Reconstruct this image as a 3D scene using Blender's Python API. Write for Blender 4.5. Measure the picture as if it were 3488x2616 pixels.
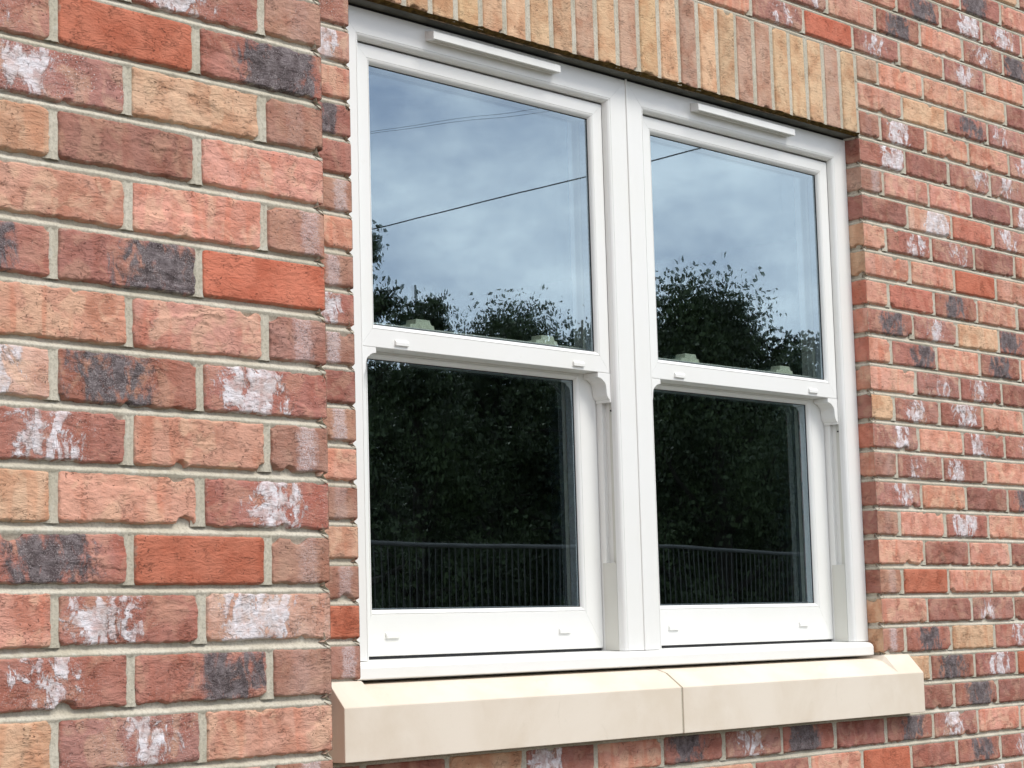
import bpy, math, random
import numpy as np
from mathutils import Vector, Matrix
R_ = math.radians
sc = bpy.context.scene
for o in list(bpy.data.objects): bpy.data.objects.remove(o)

# ------------------------------------------------------------------ camera
CAMP = (-4.5161, -2.9129, -1.2636)
YAW, PIT, ROL = R_(47.2586), R_(6.8189), R_(-1.5711)
F = Vector((math.sin(YAW)*math.cos(PIT), math.cos(YAW)*math.cos(PIT), math.sin(PIT)))
Rr = Vector((math.cos(YAW), -math.sin(YAW), 0)); U = Rr.cross(F)
R2 = math.cos(ROL)*Rr + math.sin(ROL)*U; U2 = -math.sin(ROL)*Rr + math.cos(ROL)*U
cam = bpy.data.cameras.new('camera'); camo = bpy.data.objects.new('camera', cam)
sc.collection.objects.link(camo)
m = Matrix((R2, U2, -F)).transposed().to_4x4(); m.translation = Vector(CAMP)
camo.matrix_world = m
cam.sensor_fit = 'HORIZONTAL'; cam.sensor_width = 36.0; cam.lens = 36.0*7034.7/3488.0
cam.clip_start = 0.05; cam.clip_end = 2000
sc.camera = camo
sc.render.resolution_x = 1024; sc.render.resolution_y = 768

# ------------------------------------------------------------------ world, sun, exposure
SUN_DIR = Vector((0.24, -0.66, 0.86)).normalized()      # towards the veiled sun
sun_el = math.asin(SUN_DIR.z); sun_az = math.atan2(SUN_DIR.x, SUN_DIR.y)
w = bpy.data.worlds.new('World'); sc.world = w; w.use_nodes = True
nt = w.node_tree; N = nt.nodes; L = nt.links; N.clear()
wo = N.new('ShaderNodeOutputWorld'); bg = N.new('ShaderNodeBackground')
sky = N.new('ShaderNodeTexSky'); sky.sky_type = 'NISHITA'; sky.sun_disc = False
sky.sun_elevation = sun_el; sky.sun_rotation = sun_az; sky.air_density = 1.0; sky.dust_density = 1.5
tc = N.new('ShaderNodeTexCoord')
mp = N.new('ShaderNodeMapping'); mp.inputs['Scale'].default_value = (1, 1, 1.7)
n1 = N.new('ShaderNodeTexNoise'); n1.inputs['Scale'].default_value = 9.0; n1.inputs['Detail'].default_value = 5; n1.inputs['Roughness'].default_value = .58
cr = N.new('ShaderNodeMapRange'); cr.inputs[1].default_value = .32; cr.inputs[2].default_value = .68; cr.inputs[3].default_value = .30; cr.inputs[4].default_value = .90
mx = N.new('ShaderNodeMix'); mx.data_type = 'RGBA'
mx.inputs[7].default_value = (12.6, 13.0, 13.6, 1)
L.new(tc.outputs['Generated'], mp.inputs[0]); L.new(mp.outputs[0], n1.inputs['Vector'])
L.new(n1.outputs[0], cr.inputs[0]); L.new(cr.outputs[0], mx.inputs[0])
gap = N.new('ShaderNodeMix'); gap.data_type = 'RGBA'; gap.blend_type = 'MULTIPLY'; gap.inputs[0].default_value = 1; gap.inputs[7].default_value = (.13, .25, .48, 1)
L.new(sky.outputs[0], gap.inputs[6]); L.new(gap.outputs[2], mx.inputs[6]); L.new(mx.outputs[2], bg.inputs[0])
bg.inputs[1].default_value = 0.10
L.new(bg.outputs[0], wo.inputs[0])
sl = bpy.data.lights.new('sun', 'SUN'); sl.energy = 1.5; sl.angle = R_(24); sl.color = (1.0, .95, .87)
so = bpy.data.objects.new('sun', sl); sc.collection.objects.link(so)
so.rotation_euler = SUN_DIR.to_track_quat('Z', 'Y').to_euler()
so.location = (3, -4, 6)
sc.view_settings.view_transform = 'Standard'; sc.view_settings.look = 'None'
sc.view_settings.exposure = 0.66; sc.view_settings.gamma = 1.0
sc.render.engine = 'CYCLES'
sc.cycles.max_bounces = 10; sc.cycles.transparent_max_bounces = 24; sc.cycles.glossy_bounces = 6

# ------------------------------------------------------------------ helpers
rng = np.random.default_rng(7); rnd = random.Random(11)
def hash3(ix, iy, iz, seed):
    h = (ix.astype(np.int64)*374761393 + iy.astype(np.int64)*668265263 + iz.astype(np.int64)*2147483647 + seed*1274126177) & 0xffffffff
    h = ((h ^ (h >> 13))*1274126177) & 0xffffffff
    h = h ^ (h >> 16)
    return (h & 0xffffff)/float(0xffffff)*2 - 1
def vnoise(x, y, seed=0, z=None):
    x = np.asarray(x, float); y = np.asarray(y, float)
    ix = np.floor(x); iy = np.floor(y); fx = x-ix; fy = y-iy
    fx = fx*fx*(3-2*fx); fy = fy*fy*(3-2*fy); o = np.zeros_like(ix)
    a = hash3(ix, iy, o, seed); b = hash3(ix+1, iy, o, seed); c = hash3(ix, iy+1, o, seed); d = hash3(ix+1, iy+1, o, seed)
    return (a*(1-fx)+b*fx)*(1-fy) + (c*(1-fx)+d*fx)*fy
def fbm(x, y, seed=0, oct=3, g=.5):
    s = 0; a = 1; t = 0
    for i in range(oct):
        s = s + a*vnoise(x*2**i, y*2**i, seed+i*17); t += a; a *= g
    return s/t

def link(o, parent=None):
    sc.collection.objects.link(o)
    if parent: o.parent = parent
    return o
def meshobj(name, V, Fc, mats, parent=None, fm=None, smooth=False, attrs=None):
    me = bpy.data.meshes.new(name)
    V = np.asarray(V, dtype=np.float32)
    if isinstance(Fc, np.ndarray) and Fc.ndim == 2:
        k = Fc.shape[1]
        me.vertices.add(len(V)); me.vertices.foreach_set('co', V.ravel())
        me.loops.add(Fc.size); me.loops.foreach_set('vertex_index', Fc.astype(np.int32).ravel())
        me.polygons.add(len(Fc)); me.polygons.foreach_set('loop_start', np.arange(0, Fc.size, k, dtype=np.int32))
        me.polygons.foreach_set('loop_total', np.full(len(Fc), k, dtype=np.int32))
        me.update(calc_edges=True)
    else:
        me.from_pydata([tuple(map(float, v)) for v in V], [], [list(map(int, f)) for f in Fc]); me.update()
    for mt in (mats if isinstance(mats, (list, tuple)) else [mats]): me.materials.append(mt)
    if fm is not None: me.polygons.foreach_set('material_index', np.asarray(fm, dtype=np.int32))
    if smooth: me.polygons.foreach_set('use_smooth', np.ones(len(me.polygons), dtype=bool))
    if attrs:
        for k_, a in attrs.items():
            at = me.attributes.new(k_, 'FLOAT_COLOR', 'POINT'); at.data.foreach_set('color', np.asarray(a, dtype=np.float32).ravel())
    me.validate()
    return link(bpy.data.objects.new(name, me), parent)
def empty(name, loc=(0, 0, 0)):
    o = bpy.data.objects.new(name, None); o.location = loc; o.empty_display_size = .2
    return link(o)
def tag(o, label=None, cat=None, group=None, kind=None):
    if label: o['label'] = label
    if cat: o['category'] = cat
    if group: o['group'] = group
    o['kind'] = kind or 'thing'
    return o
class MB:
    def __init__(s): s.v = []; s.f = []; s.m = []
    def add(s, V, Fc, mi=0):
        b = len(s.v); s.v += [tuple(v) for v in V]; s.f += [tuple(i+b for i in f) for f in Fc]; s.m += [mi]*len(Fc)
    def box(s, x0, x1, y0, y1, z0, z1, mi=0):
        s.add([(x0,y0,z0),(x1,y0,z0),(x1,y1,z0),(x0,y1,z0),(x0,y0,z1),(x1,y0,z1),(x1,y1,z1),(x0,y1,z1)],
              [(0,3,2,1),(4,5,6,7),(0,1,5,4),(1,2,6,5),(2,3,7,6),(3,0,4,7)], mi)
    def prism(s, poly, a0, a1, axis, mi=0):
        """poly of 2D points, extruded along axis ('x': poly=(y,z); 'y': poly=(x,z); 'z': poly=(x,y))"""
        n = len(poly)
        def P(p, a): return {'x': (a, p[0], p[1]), 'y': (p[0], a, p[1]), 'z': (p[0], p[1], a)}[axis]
        V = [P(p, a0) for p in poly] + [P(p, a1) for p in poly]
        Fc = [(i, (i+1) % n, n+(i+1) % n, n+i) for i in range(n)] + [tuple(range(n))[::-1], tuple(range(n, 2*n))]
        s.add(V, Fc, mi)
    def tube(s, pts, r, n=8, mi=0):
        pts = [Vector(p) for p in pts]; V = []; 
        rr = r if isinstance(r, (list, tuple)) else [r]*len(pts)
        for i, p in enumerate(pts):
            t = (pts[min(i+1, len(pts)-1)] - pts[max(i-1, 0)]).normalized()
            a = t.cross(Vector((0, 0, 1)) if abs(t.z) < .9 else Vector((1, 0, 0))).normalized(); b = t.cross(a)
            for k in range(n):
                q = 2*math.pi*k/n; V.append(tuple(p + (a*math.cos(q)+b*math.sin(q))*rr[i]))
        Fc = [(i*n+k, i*n+(k+1) % n, (i+1)*n+(k+1) % n, (i+1)*n+k) for i in range(len(pts)-1) for k in range(n)]
        Fc += [tuple(range(n))[::-1], tuple(range((len(pts)-1)*n, len(pts)*n))]
        s.add(V, Fc, mi)
    def build(s, name, mats, parent=None, bevel=0, seg=2, smooth=False):
        o = meshobj(name, s.v, s.f, mats, parent, s.m)
        import bmesh
        bm = bmesh.new(); bm.from_mesh(o.data); bmesh.ops.recalc_face_normals(bm, faces=bm.faces); bm.to_mesh(o.data); bm.free()
        if bevel:
            b = o.modifiers.new('b', 'BEVEL'); b.width = bevel; b.segments = seg; b.limit_method = 'ANGLE'; b.angle_limit = R_(40); b.harden_normals = False
        if smooth:
            for p in o.data.polygons: p.use_smooth = True
        return o

# ------------------------------------------------------------------ materials
def newmat(name):
    mt = bpy.data.materials.new(name); mt.use_nodes = True; mt.node_tree.nodes.clear()
    return mt, mt.node_tree.nodes, mt.node_tree.links
def nd(N, t, **k):
    n = N.new(t)
    for a, b in k.items(): setattr(n, a, b)
    return n
def math_(N, L, op, a, b=None, c=None, clamp=False):
    n = N.new('ShaderNodeMath'); n.operation = op; n.use_clamp = clamp
    for i, x in enumerate((a, b, c)):
        if x is None: continue
        if isinstance(x, (int, float)): n.inputs[i].default_value = x
        else: L.new(x, n.inputs[i])
    return n.outputs[0]
def noise_(N, L, vec, scale, detail=3, rough=.5, dist=0.0, w=None):
    n = N.new('ShaderNodeTexNoise')
    if w is not None: n.noise_dimensions = '4D'; L.new(w, n.inputs['W'])
    n.inputs['Scale'].default_value = scale; n.inputs['Detail'].default_value = detail
    n.inputs['Roughness'].default_value = rough; n.inputs['Distortion'].default_value = dist
    L.new(vec, n.inputs['Vector']); return n.outputs[0]
def ss_(N, L, x, a, b, lo=0., hi=1.):
    n = N.new('ShaderNodeMapRange'); n.interpolation_type = 'SMOOTHSTEP'
    L.new(x, n.inputs[0])
    for i, q in ((1, a), (2, b), (3, lo), (4, hi)):
        if isinstance(q, (int, float)): n.inputs[i].default_value = q
        else: L.new(q, n.inputs[i])
    return n.outputs[0]
def mixc(N, L, f, a, b, mode='MIX'):
    n = N.new('ShaderNodeMix'); n.data_type = 'RGBA'; n.blend_type = mode
    for i, x in ((0, f), (6, a), (7, b)):
        if isinstance(x, (int, float)): n.inputs[i].default_value = x
        elif isinstance(x, tuple): n.inputs[i].default_value = x
        else: L.new(x, n.inputs[i])
    return n.outputs[2]
def rgb(r, g, b):
    f = lambda c: ((c/255+.055)/1.055)**2.4 if c > 10 else c/255/12.92
    return (f(r), f(g), f(b), 1)
def finish(mt, N, L, col, rough, bump=None, bstr=.3, bdist=.001, spec=.5, metal=0.):
    p = N.new('ShaderNodeBsdfPrincipled'); o = N.new('ShaderNodeOutputMaterial')
    if isinstance(col, tuple): p.inputs['Base Color'].default_value = col
    else: L.new(col, p.inputs['Base Color'])
    if isinstance(rough, (int, float)): p.inputs['Roughness'].default_value = rough
    else: L.new(rough, p.inputs['Roughness'])
    p.inputs['Specular IOR Level'].default_value = spec; p.inputs['Metallic'].default_value = metal
    if bump is not None:
        b = N.new('ShaderNodeBump'); b.inputs['Strength'].default_value = bstr; b.inputs['Distance'].default_value = bdist
        L.new(bump, b.inputs['Height']); L.new(b.outputs[0], p.inputs['Normal'])
    L.new(p.outputs[0], o.inputs[0]); return mt

def make_brick_mat():
    mt, N, L = newmat('brick')
    tc = N.new('ShaderNodeTexCoord'); P = tc.outputs['Object']
    def at(n):
        a = N.new('ShaderNodeAttribute'); a.attribute_name = n; s = N.new('ShaderNodeSeparateColor'); L.new(a.outputs['Color'], s.inputs[0])
        return a, s
    ac, _ = at('bc'); ap, sp = at('bp'); al, s_l = at('bl')
    white, black, stripe, seed = sp.outputs[0], sp.outputs[1], sp.outputs[2], ap.outputs['Alpha']
    u, v, speck, var = s_l.outputs[0], s_l.outputs[1], s_l.outputs[2], al.outputs['Alpha']
    W = math_(N, L, 'MULTIPLY', seed, 37.0)
    # tone variation inside a brick
    nA = noise_(N, L, P, 16, 4, .55, .6, W)
    nB = noise_(N, L, P, 55, 4, .6, .3, W)
    col = mixc(N, L, ss_(N, L, nA, .38, .66), ac.outputs['Color'], mixc(N, L, 1., ac.outputs['Color'], (.78, .64, .58, 1), 'MULTIPLY'))
    lt = mixc(N, L, .42, ac.outputs['Color'], (.68, .48, .31, 1))
    nC = noise_(N, L, P, 21, 3, .5, 1.0, math_(N, L, 'ADD', W, 9.))
    col = mixc(N, L, math_(N, L, 'MULTIPLY', ss_(N, L, nC, .48, .62), math_(N, L, 'MULTIPLY', var, .8)), col, lt)
    # broad fire-flash streaks: run down the brick
    cmb = N.new('ShaderNodeMapping'); cmb.inputs['Scale'].default_value = (38, 38, 6); L.new(P, cmb.inputs[0])
    nS = noise_(N, L, cmb.outputs[0], 1, 2, .5, .4, W)
    col = mixc(N, L, math_(N, L, 'MULTIPLY', ss_(N, L, nS, .54, .66), math_(N, L, 'MULTIPLY', var, .55)), col, mixc(N, L, 1., ac.outputs['Color'], (.90, .62, .52, 1), 'MULTIPLY'))
    col = mixc(N, L, ss_(N, L, nB, .3, .75, 0., .35), col, mixc(N, L, 1., col, (1.35, 1.25, 1.2, 1), 'MULTIPLY'))
    # patch mask: noise plus a bump centred on a random place of the brick
    cx = math_(N, L, 'MULTIPLY_ADD', math_(N, L, 'FRACT', math_(N, L, 'MULTIPLY', seed, 7.31)), .50, .25)
    du = math_(N, L, 'SUBTRACT', u, cx); du2 = math_(N, L, 'MULTIPLY', du, du)
    dv = math_(N, L, 'SUBTRACT', v, .5); dv2 = math_(N, L, 'MULTIPLY', dv, dv)
    fall = math_(N, L, 'SUBTRACT', 1., math_(N, L, 'ADD', math_(N, L, 'MULTIPLY', du2, 9.), math_(N, L, 'MULTIPLY', dv2, .9)))
    pm = N.new('ShaderNodeMapping'); pm.inputs['Scale'].default_value = (1.25, 1.25, .8); L.new(P, pm.inputs[0])
    nP = noise_(N, L, pm.outputs[0], 30, 9, .66, .9, W)
    fine = noise_(N, L, P, 620, 2, .6)
    base = math_(N, L, 'ADD', math_(N, L, 'MULTIPLY', fall, .30), math_(N, L, 'MULTIPLY', nP, 1.55))
    base = math_(N, L, 'ADD', base, math_(N, L, 'MULTIPLY', math_(N, L, 'SUBTRACT', fine, .5), .05))
    # black (reduced) patches, white lime patches
    kb = ss_(N, L, math_(N, L, 'ADD', base, math_(N, L, 'MULTIPLY', black, .29)), 1.06, 1.30)
    kb = math_(N, L, 'MULTIPLY', kb, ss_(N, L, black, .02, .2))
    col = mixc(N, L, math_(N, L, 'MULTIPLY', kb, .94), col, mixc(N, L, ss_(N, L, nB, .35, .7), (.062, .052, .056, 1), (.17, .15, .155, 1)))
    kw = ss_(N, L, math_(N, L, 'ADD', base, math_(N, L, 'MULTIPLY', white, .25)), 1.11, 1.22)
    kw = math_(N, L, 'MULTIPLY', kw, ss_(N, L, white, .02, .2))
    # dusty scatter round the patches and stripes on header faces
    scat = math_(N, L, 'ADD', math_(N, L, 'ADD', base, math_(N, L, 'MULTIPLY', speck, .10)), math_(N, L, 'MULTIPLY', math_(N, L, 'SUBTRACT', fine, .5), 2.6))
    core = ss_(N, L, base, 1.02, 1.18, 1., .15)
    sc1 = math_(N, L, 'MULTIPLY', math_(N, L, 'MULTIPLY', ss_(N, L, scat, 1.12, 1.30), core), math_(N, L, 'MAXIMUM', math_(N, L, 'MULTIPLY', black, .35), math_(N, L, 'MULTIPLY', white, .7)))
    grains = ss_(N, L, noise_(N, L, P, 430, 1, .5), .62, .72)
    sc2 = math_(N, L, 'MULTIPLY', grains, math_(N, L, 'MULTIPLY', speck, ss_(N, L, nA, .35, .6)))
    col = mixc(N, L, math_(N, L, 'MAXIMUM', math_(N, L, 'MULTIPLY', sc1, .8), math_(N, L, 'MULTIPLY', sc2, .75)), col, (.62, .55, .53, 1))
    col = mixc(N, L, math_(N, L, 'MULTIPLY', kw, ss_(N, L, noise_(N, L, P, 48, 5, .65), .36, .58, .45, .97)), col, mixc(N, L, ss_(N, L, nB, .35, .62), (.58, .50, .48, 1), (.78, .74, .76, 1)))
    su = math_(N, L, 'ABSOLUTE', math_(N, L, 'SUBTRACT', u, math_(N, L, 'MULTIPLY_ADD', math_(N, L, 'FRACT', math_(N, L, 'MULTIPLY', seed, 3.7)), .35, .4)))
    sm = ss_(N, L, math_(N, L, 'ADD', su, math_(N, L, 'MULTIPLY', math_(N, L, 'SUBTRACT', noise_(N, L, P, 90, 4, .7), .5), .35)), .22, .08)
    sm = math_(N, L, 'MULTIPLY', math_(N, L, 'MULTIPLY', sm, stripe), math_(N, L, 'MULTIPLY_ADD', ss_(N, L, fine, .45, .55), .6, .25))
    col = mixc(N, L, sm, col, (.62, .56, .57, 1))
    # pits and creases
    pits = ss_(N, L, noise_(N, L, P, 260, 2, .5), .36, .30)
    pits = math_(N, L, 'MULTIPLY', pits, ss_(N, L, noise_(N, L, P, 30, 2), .45, .6))
    col = mixc(N, L, math_(N, L, 'MULTIPLY', pits, .55), col, (.07, .035, .025, 1))
    cm = N.new('ShaderNodeMapping'); cm.inputs['Scale'].default_value = (.55, .55, 1.5); cm.inputs['Rotation'].default_value = (0, .12, 0); L.new(P, cm.inputs[0])
    cr1 = noise_(N, L, cm.outputs[0], 75, 5, .6, 1.4, W)
    ridge = math_(N, L, 'ABSOLUTE', math_(N, L, 'SUBTRACT', cr1, .5))
    crack = math_(N, L, 'MULTIPLY', ss_(N, L, ridge, .012, .0), ss_(N, L, noise_(N, L, P, 26, 2, .5, 0, W), .52, .62))
    col = mixc(N, L, math_(N, L, 'MULTIPLY', crack, .18), col, (.06, .03, .022, 1))
    # mortar haze wiped over the arrises
    ed = math_(N, L, 'MINIMUM', math_(N, L, 'MULTIPLY', math_(N, L, 'MINIMUM', u, math_(N, L, 'SUBTRACT', 1., u)), 3.3), math_(N, L, 'MINIMUM', v, math_(N, L, 'SUBTRACT', 1., v)))
    hz = ss_(N, L, math_(N, L, 'ADD', ed, math_(N, L, 'MULTIPLY', math_(N, L, 'SUBTRACT', noise_(N, L, P, 60, 5, .7), .5), .34)), .05, -.03)
    col = mixc(N, L, math_(N, L, 'MULTIPLY', hz, .5), col, (.43, .39, .30, 1))
    h = math_(N, L, 'MULTIPLY', noise_(N, L, P, 380, 3, .6), .5)
    h = math_(N, L, 'ADD', h, math_(N, L, 'MULTIPLY', cr1, 2.2))
    h = math_(N, L, 'ADD', h, math_(N, L, 'MULTIPLY', crack, -1.3))
    h = math_(N, L, 'ADD', h, math_(N, L, 'MULTIPLY', pits, -.9))
    h = math_(N, L, 'ADD', h, math_(N, L, 'MULTIPLY', kw, .5))
    return finish(mt, N, L, col, .88, h, .95, .0014, .25)
M_brick = make_brick_mat()

def make_mortar():
    mt, N, L = newmat('mortar'); P = N.new('ShaderNodeTexCoord').outputs['Object']
    a = noise_(N, L, P, 9, 4, .6); b = noise_(N, L, P, 240, 3, .7); c = noise_(N, L, P, 45, 3, .6)
    col = mixc(N, L, ss_(N, L, a, .35, .65), (.49, .445, .345, 1), (.60, .55, .45, 1))
    col = mixc(N, L, ss_(N, L, b, .42, .7, 0, .6), col, (.30, .27, .21, 1))
    col = mixc(N, L, ss_(N, L, c, .58, .7, 0, .5), col, (.60, .58, .50, 1))
    return finish(mt, N, L, col, .95, math_(N, L, 'ADD', b, math_(N, L, 'MULTIPLY', c, .8)), .8, .0014, .2)
M_mortar = make_mortar()
def make_upvc(name='upvc', c=(.84, .835, .80, 1)):
    mt, N, L = newmat(name); P = N.new('ShaderNodeTexCoord').outputs['Object']
    a = noise_(N, L, P, 3.2, 4, .6); b = noise_(N, L, P, 35, 4, .65)
    col = mixc(N, L, ss_(N, L, a, .4, .7, 0, .5), c, (c[0]*.97, c[1]*.965, c[2]*.93, 1))
    col = mixc(N, L, ss_(N, L, b, .64, .8, 0, .35), col, (c[0]*.88, c[1]*.86, c[2]*.80, 1))
    r = ss_(N, L, b, .3, .7, .28, .42)
    return finish(mt, N, L, col, r, noise_(N, L, P, 8, 2), .03, .001, .45)
M_upvc = make_upvc()
M_upvc_in = make_upvc('upvc_track', (.66, .65, .59, 1))
def make_stone():
    mt, N, L = newmat('cast_stone'); P = N.new('ShaderNodeTexCoord').outputs['Object']
    a = noise_(N, L, P, 5, 5, .6, .4); b = noise_(N, L, P, 320, 3, .6); c = noise_(N, L, P, 40, 3, .5)
    col = mixc(N, L, ss_(N, L, a, .35, .68), (.70, .605, .485, 1), (.76, .675, .565, 1))
    col = mixc(N, L, ss_(N, L, b, .62, .75, 0, .25), col, (.55, .46, .34, 1))
    col = mixc(N, L, ss_(N, L, c, .66, .78, 0, .3), col, (.60, .54, .42, 1))
    st = noise_(N, L, P, 14, 6, .7, .8)
    col = mixc(N, L, ss_(N, L, st, .60, .78, 0, .3), col, (.47, .40, .29, 1))
    return finish(mt, N, L, col, .8, math_(N, L, 'ADD', b, math_(N, L, 'MULTIPLY', c, .6)), .25, .0006, .3)
M_stone = make_stone()
def simple(name, c, rough=.6, spec=.4, metal=0., nscale=30, namp=.25, bump=0.):
    mt, N, L = newmat(name); P = N.new('ShaderNodeTexCoord').outputs['Object']
    a = noise_(N, L, P, nscale, 4, .6)
    col = mixc(N, L, ss_(N, L, a, .3, .7), (c[0]*(1-namp), c[1]*(1-namp), c[2]*(1-namp), 1), (min(1, c[0]*(1+namp)), min(1, c[1]*(1+namp)), min(1, c[2]*(1+namp)), 1))
    return finish(mt, N, L, col, rough, a if bump else None, bump, .003, spec, metal)
M_gasket = simple('gasket', (.022, .022, .024), .55, .3)
M_spacer = simple('spacer_bar', (.36, .40, .44), .4, .5, .2, 200, .12)
M_steel = simple('lintel_steel', (.105, .105, .088), .7, .4, 0, 14, .35, .3)
M_underside = simple('shaded_underside', (.085, .052, .014), .95, .1, 0, 60, .55, .8)  # dark brown, shade of the soldier-course undersides painted into the colour
M_lock = simple('lock_plastic', (.84, .86, .72), .4, .4, 0, 60, .1)
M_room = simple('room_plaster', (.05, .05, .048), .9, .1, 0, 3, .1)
M_rail = simple('railing_metal', (.075, .075, .072), .7, .3, 0, 9, .2)
M_cable = simple('cable_sheath', (.02, .02, .022), .6, .3)
M_leafA = simple('leaf_dark', (.030, .046, .016), .6, .3, 0, 2.2, .5)
M_leafB = simple('leaf_mid', (.042, .062, .020), .6, .3, 0, 2.2, .4)
M_bark = simple('bark', (.030, .026, .020), .9, .2, 0, 12, .4, .6)
M_ground = simple('ground', (.12, .12, .10), .95, .2, 0, 2, .3, .3)
def make_glass(name, fac):
    mt, N, L = newmat(name); P = N.new('ShaderNodeTexCoord').outputs['Object']
    tr = N.new('ShaderNodeBsdfTransparent'); tr.inputs[0].default_value = (.90, .94, .92, 1)
    gl = N.new('ShaderNodeBsdfGlossy'); gl.inputs['Roughness'].default_value = 0.0; gl.inputs[0].default_value = (.76, .92, 1, 1)
    b = N.new('ShaderNodeBump'); b.inputs['Strength'].default_value = .25; b.inputs['Distance'].default_value = .0009
    L.new(noise_(N, L, P, 3.0, 1, .4), b.inputs['Height']); L.new(b.outputs[0], gl.inputs['Normal'])
    mx = N.new('ShaderNodeMixShader'); o = N.new('ShaderNodeOutputMaterial')
    ge = N.new('ShaderNodeNewGeometry'); vm = N.new('ShaderNodeVectorMath'); vm.operation = 'DOT_PRODUCT'
    L.new(ge.outputs['Normal'], vm.inputs[0]); L.new(ge.outputs['Incoming'], vm.inputs[1])
    q = math_(N, L, 'SUBTRACT', 1., math_(N, L, 'ABSOLUTE', vm.outputs['Value']), clamp=True)
    f = math_(N, L, 'ADD', math_(N, L, 'MULTIPLY', math_(N, L, 'POWER', q, 5.), 1-fac), fac, clamp=True)
    L.new(f, mx.inputs[0]); L.new(tr.outputs[0], mx.inputs[1]); L.new(gl.outputs[0], mx.inputs[2])
    # faint dust and dried water runs on the outside of the pane
    if fac > .1:
        mp = N.new('ShaderNodeMapping'); mp.inputs['Scale'].default_value = (55, 1, 1.6); mp.inputs['Rotation'].default_value = (0, .06, 0); L.new(P, mp.inputs[0])
        run = ss_(N, L, noise_(N, L, mp.outputs[0], 1.0, 3, .6, .3), .58, .72)
        gr = N.new('ShaderNodeSeparateXYZ'); L.new(P, gr.inputs[0])
        low = ss_(N, L, gr.outputs[2], -1.02, -1.10)
        dots = ss_(N, L, noise_(N, L, P, 150, 1, .5), .74, .80)
        d = math_(N, L, 'MULTIPLY', math_(N, L, 'ADD', math_(N, L, 'MULTIPLY', run, .035), math_(N, L, 'MULTIPLY', dots, .10)), low)
        df = N.new('ShaderNodeBsdfDiffuse'); df.inputs[0].default_value = (.6, .6, .56, 1)
        m2 = N.new('ShaderNodeMixShader'); L.new(d, m2.inputs[0]); L.new(mx.outputs[0], m2.inputs[1]); L.new(df.outputs[0], m2.inputs[2])
        L.new(m2.outputs[0], o.inputs[0])
    else: L.new(mx.outputs[0], o.inputs[0])
    return mt
M_glass = make_glass('pane_outer', .32); M_glass2 = make_glass('pane_inner', .15)

# ------------------------------------------------------------------ ground
g = MB(); g.add([(-300, -300, -2.86), (300, -300, -2.86), (300, 300, -2.86), (-300, 300, -2.86)], [(0, 1, 2, 3)])
tag(g.build('ground', M_ground), kind='structure')

# ------------------------------------------------------------------ brickwork
COL = dict(O=rgb(200, 94, 46), o=rgb(200, 108, 82), P=rgb(214, 146, 120), B=rgb(214, 166, 126), R=rgb(160, 92, 76),
           W=rgb(170, 98, 80), K=rgb(166, 96, 78), G=rgb(170, 118, 96), S=rgb(174, 110, 94), L=rgb(212, 165, 145), V=rgb(192, 150, 124), T=rgb(214, 172, 125))
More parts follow.
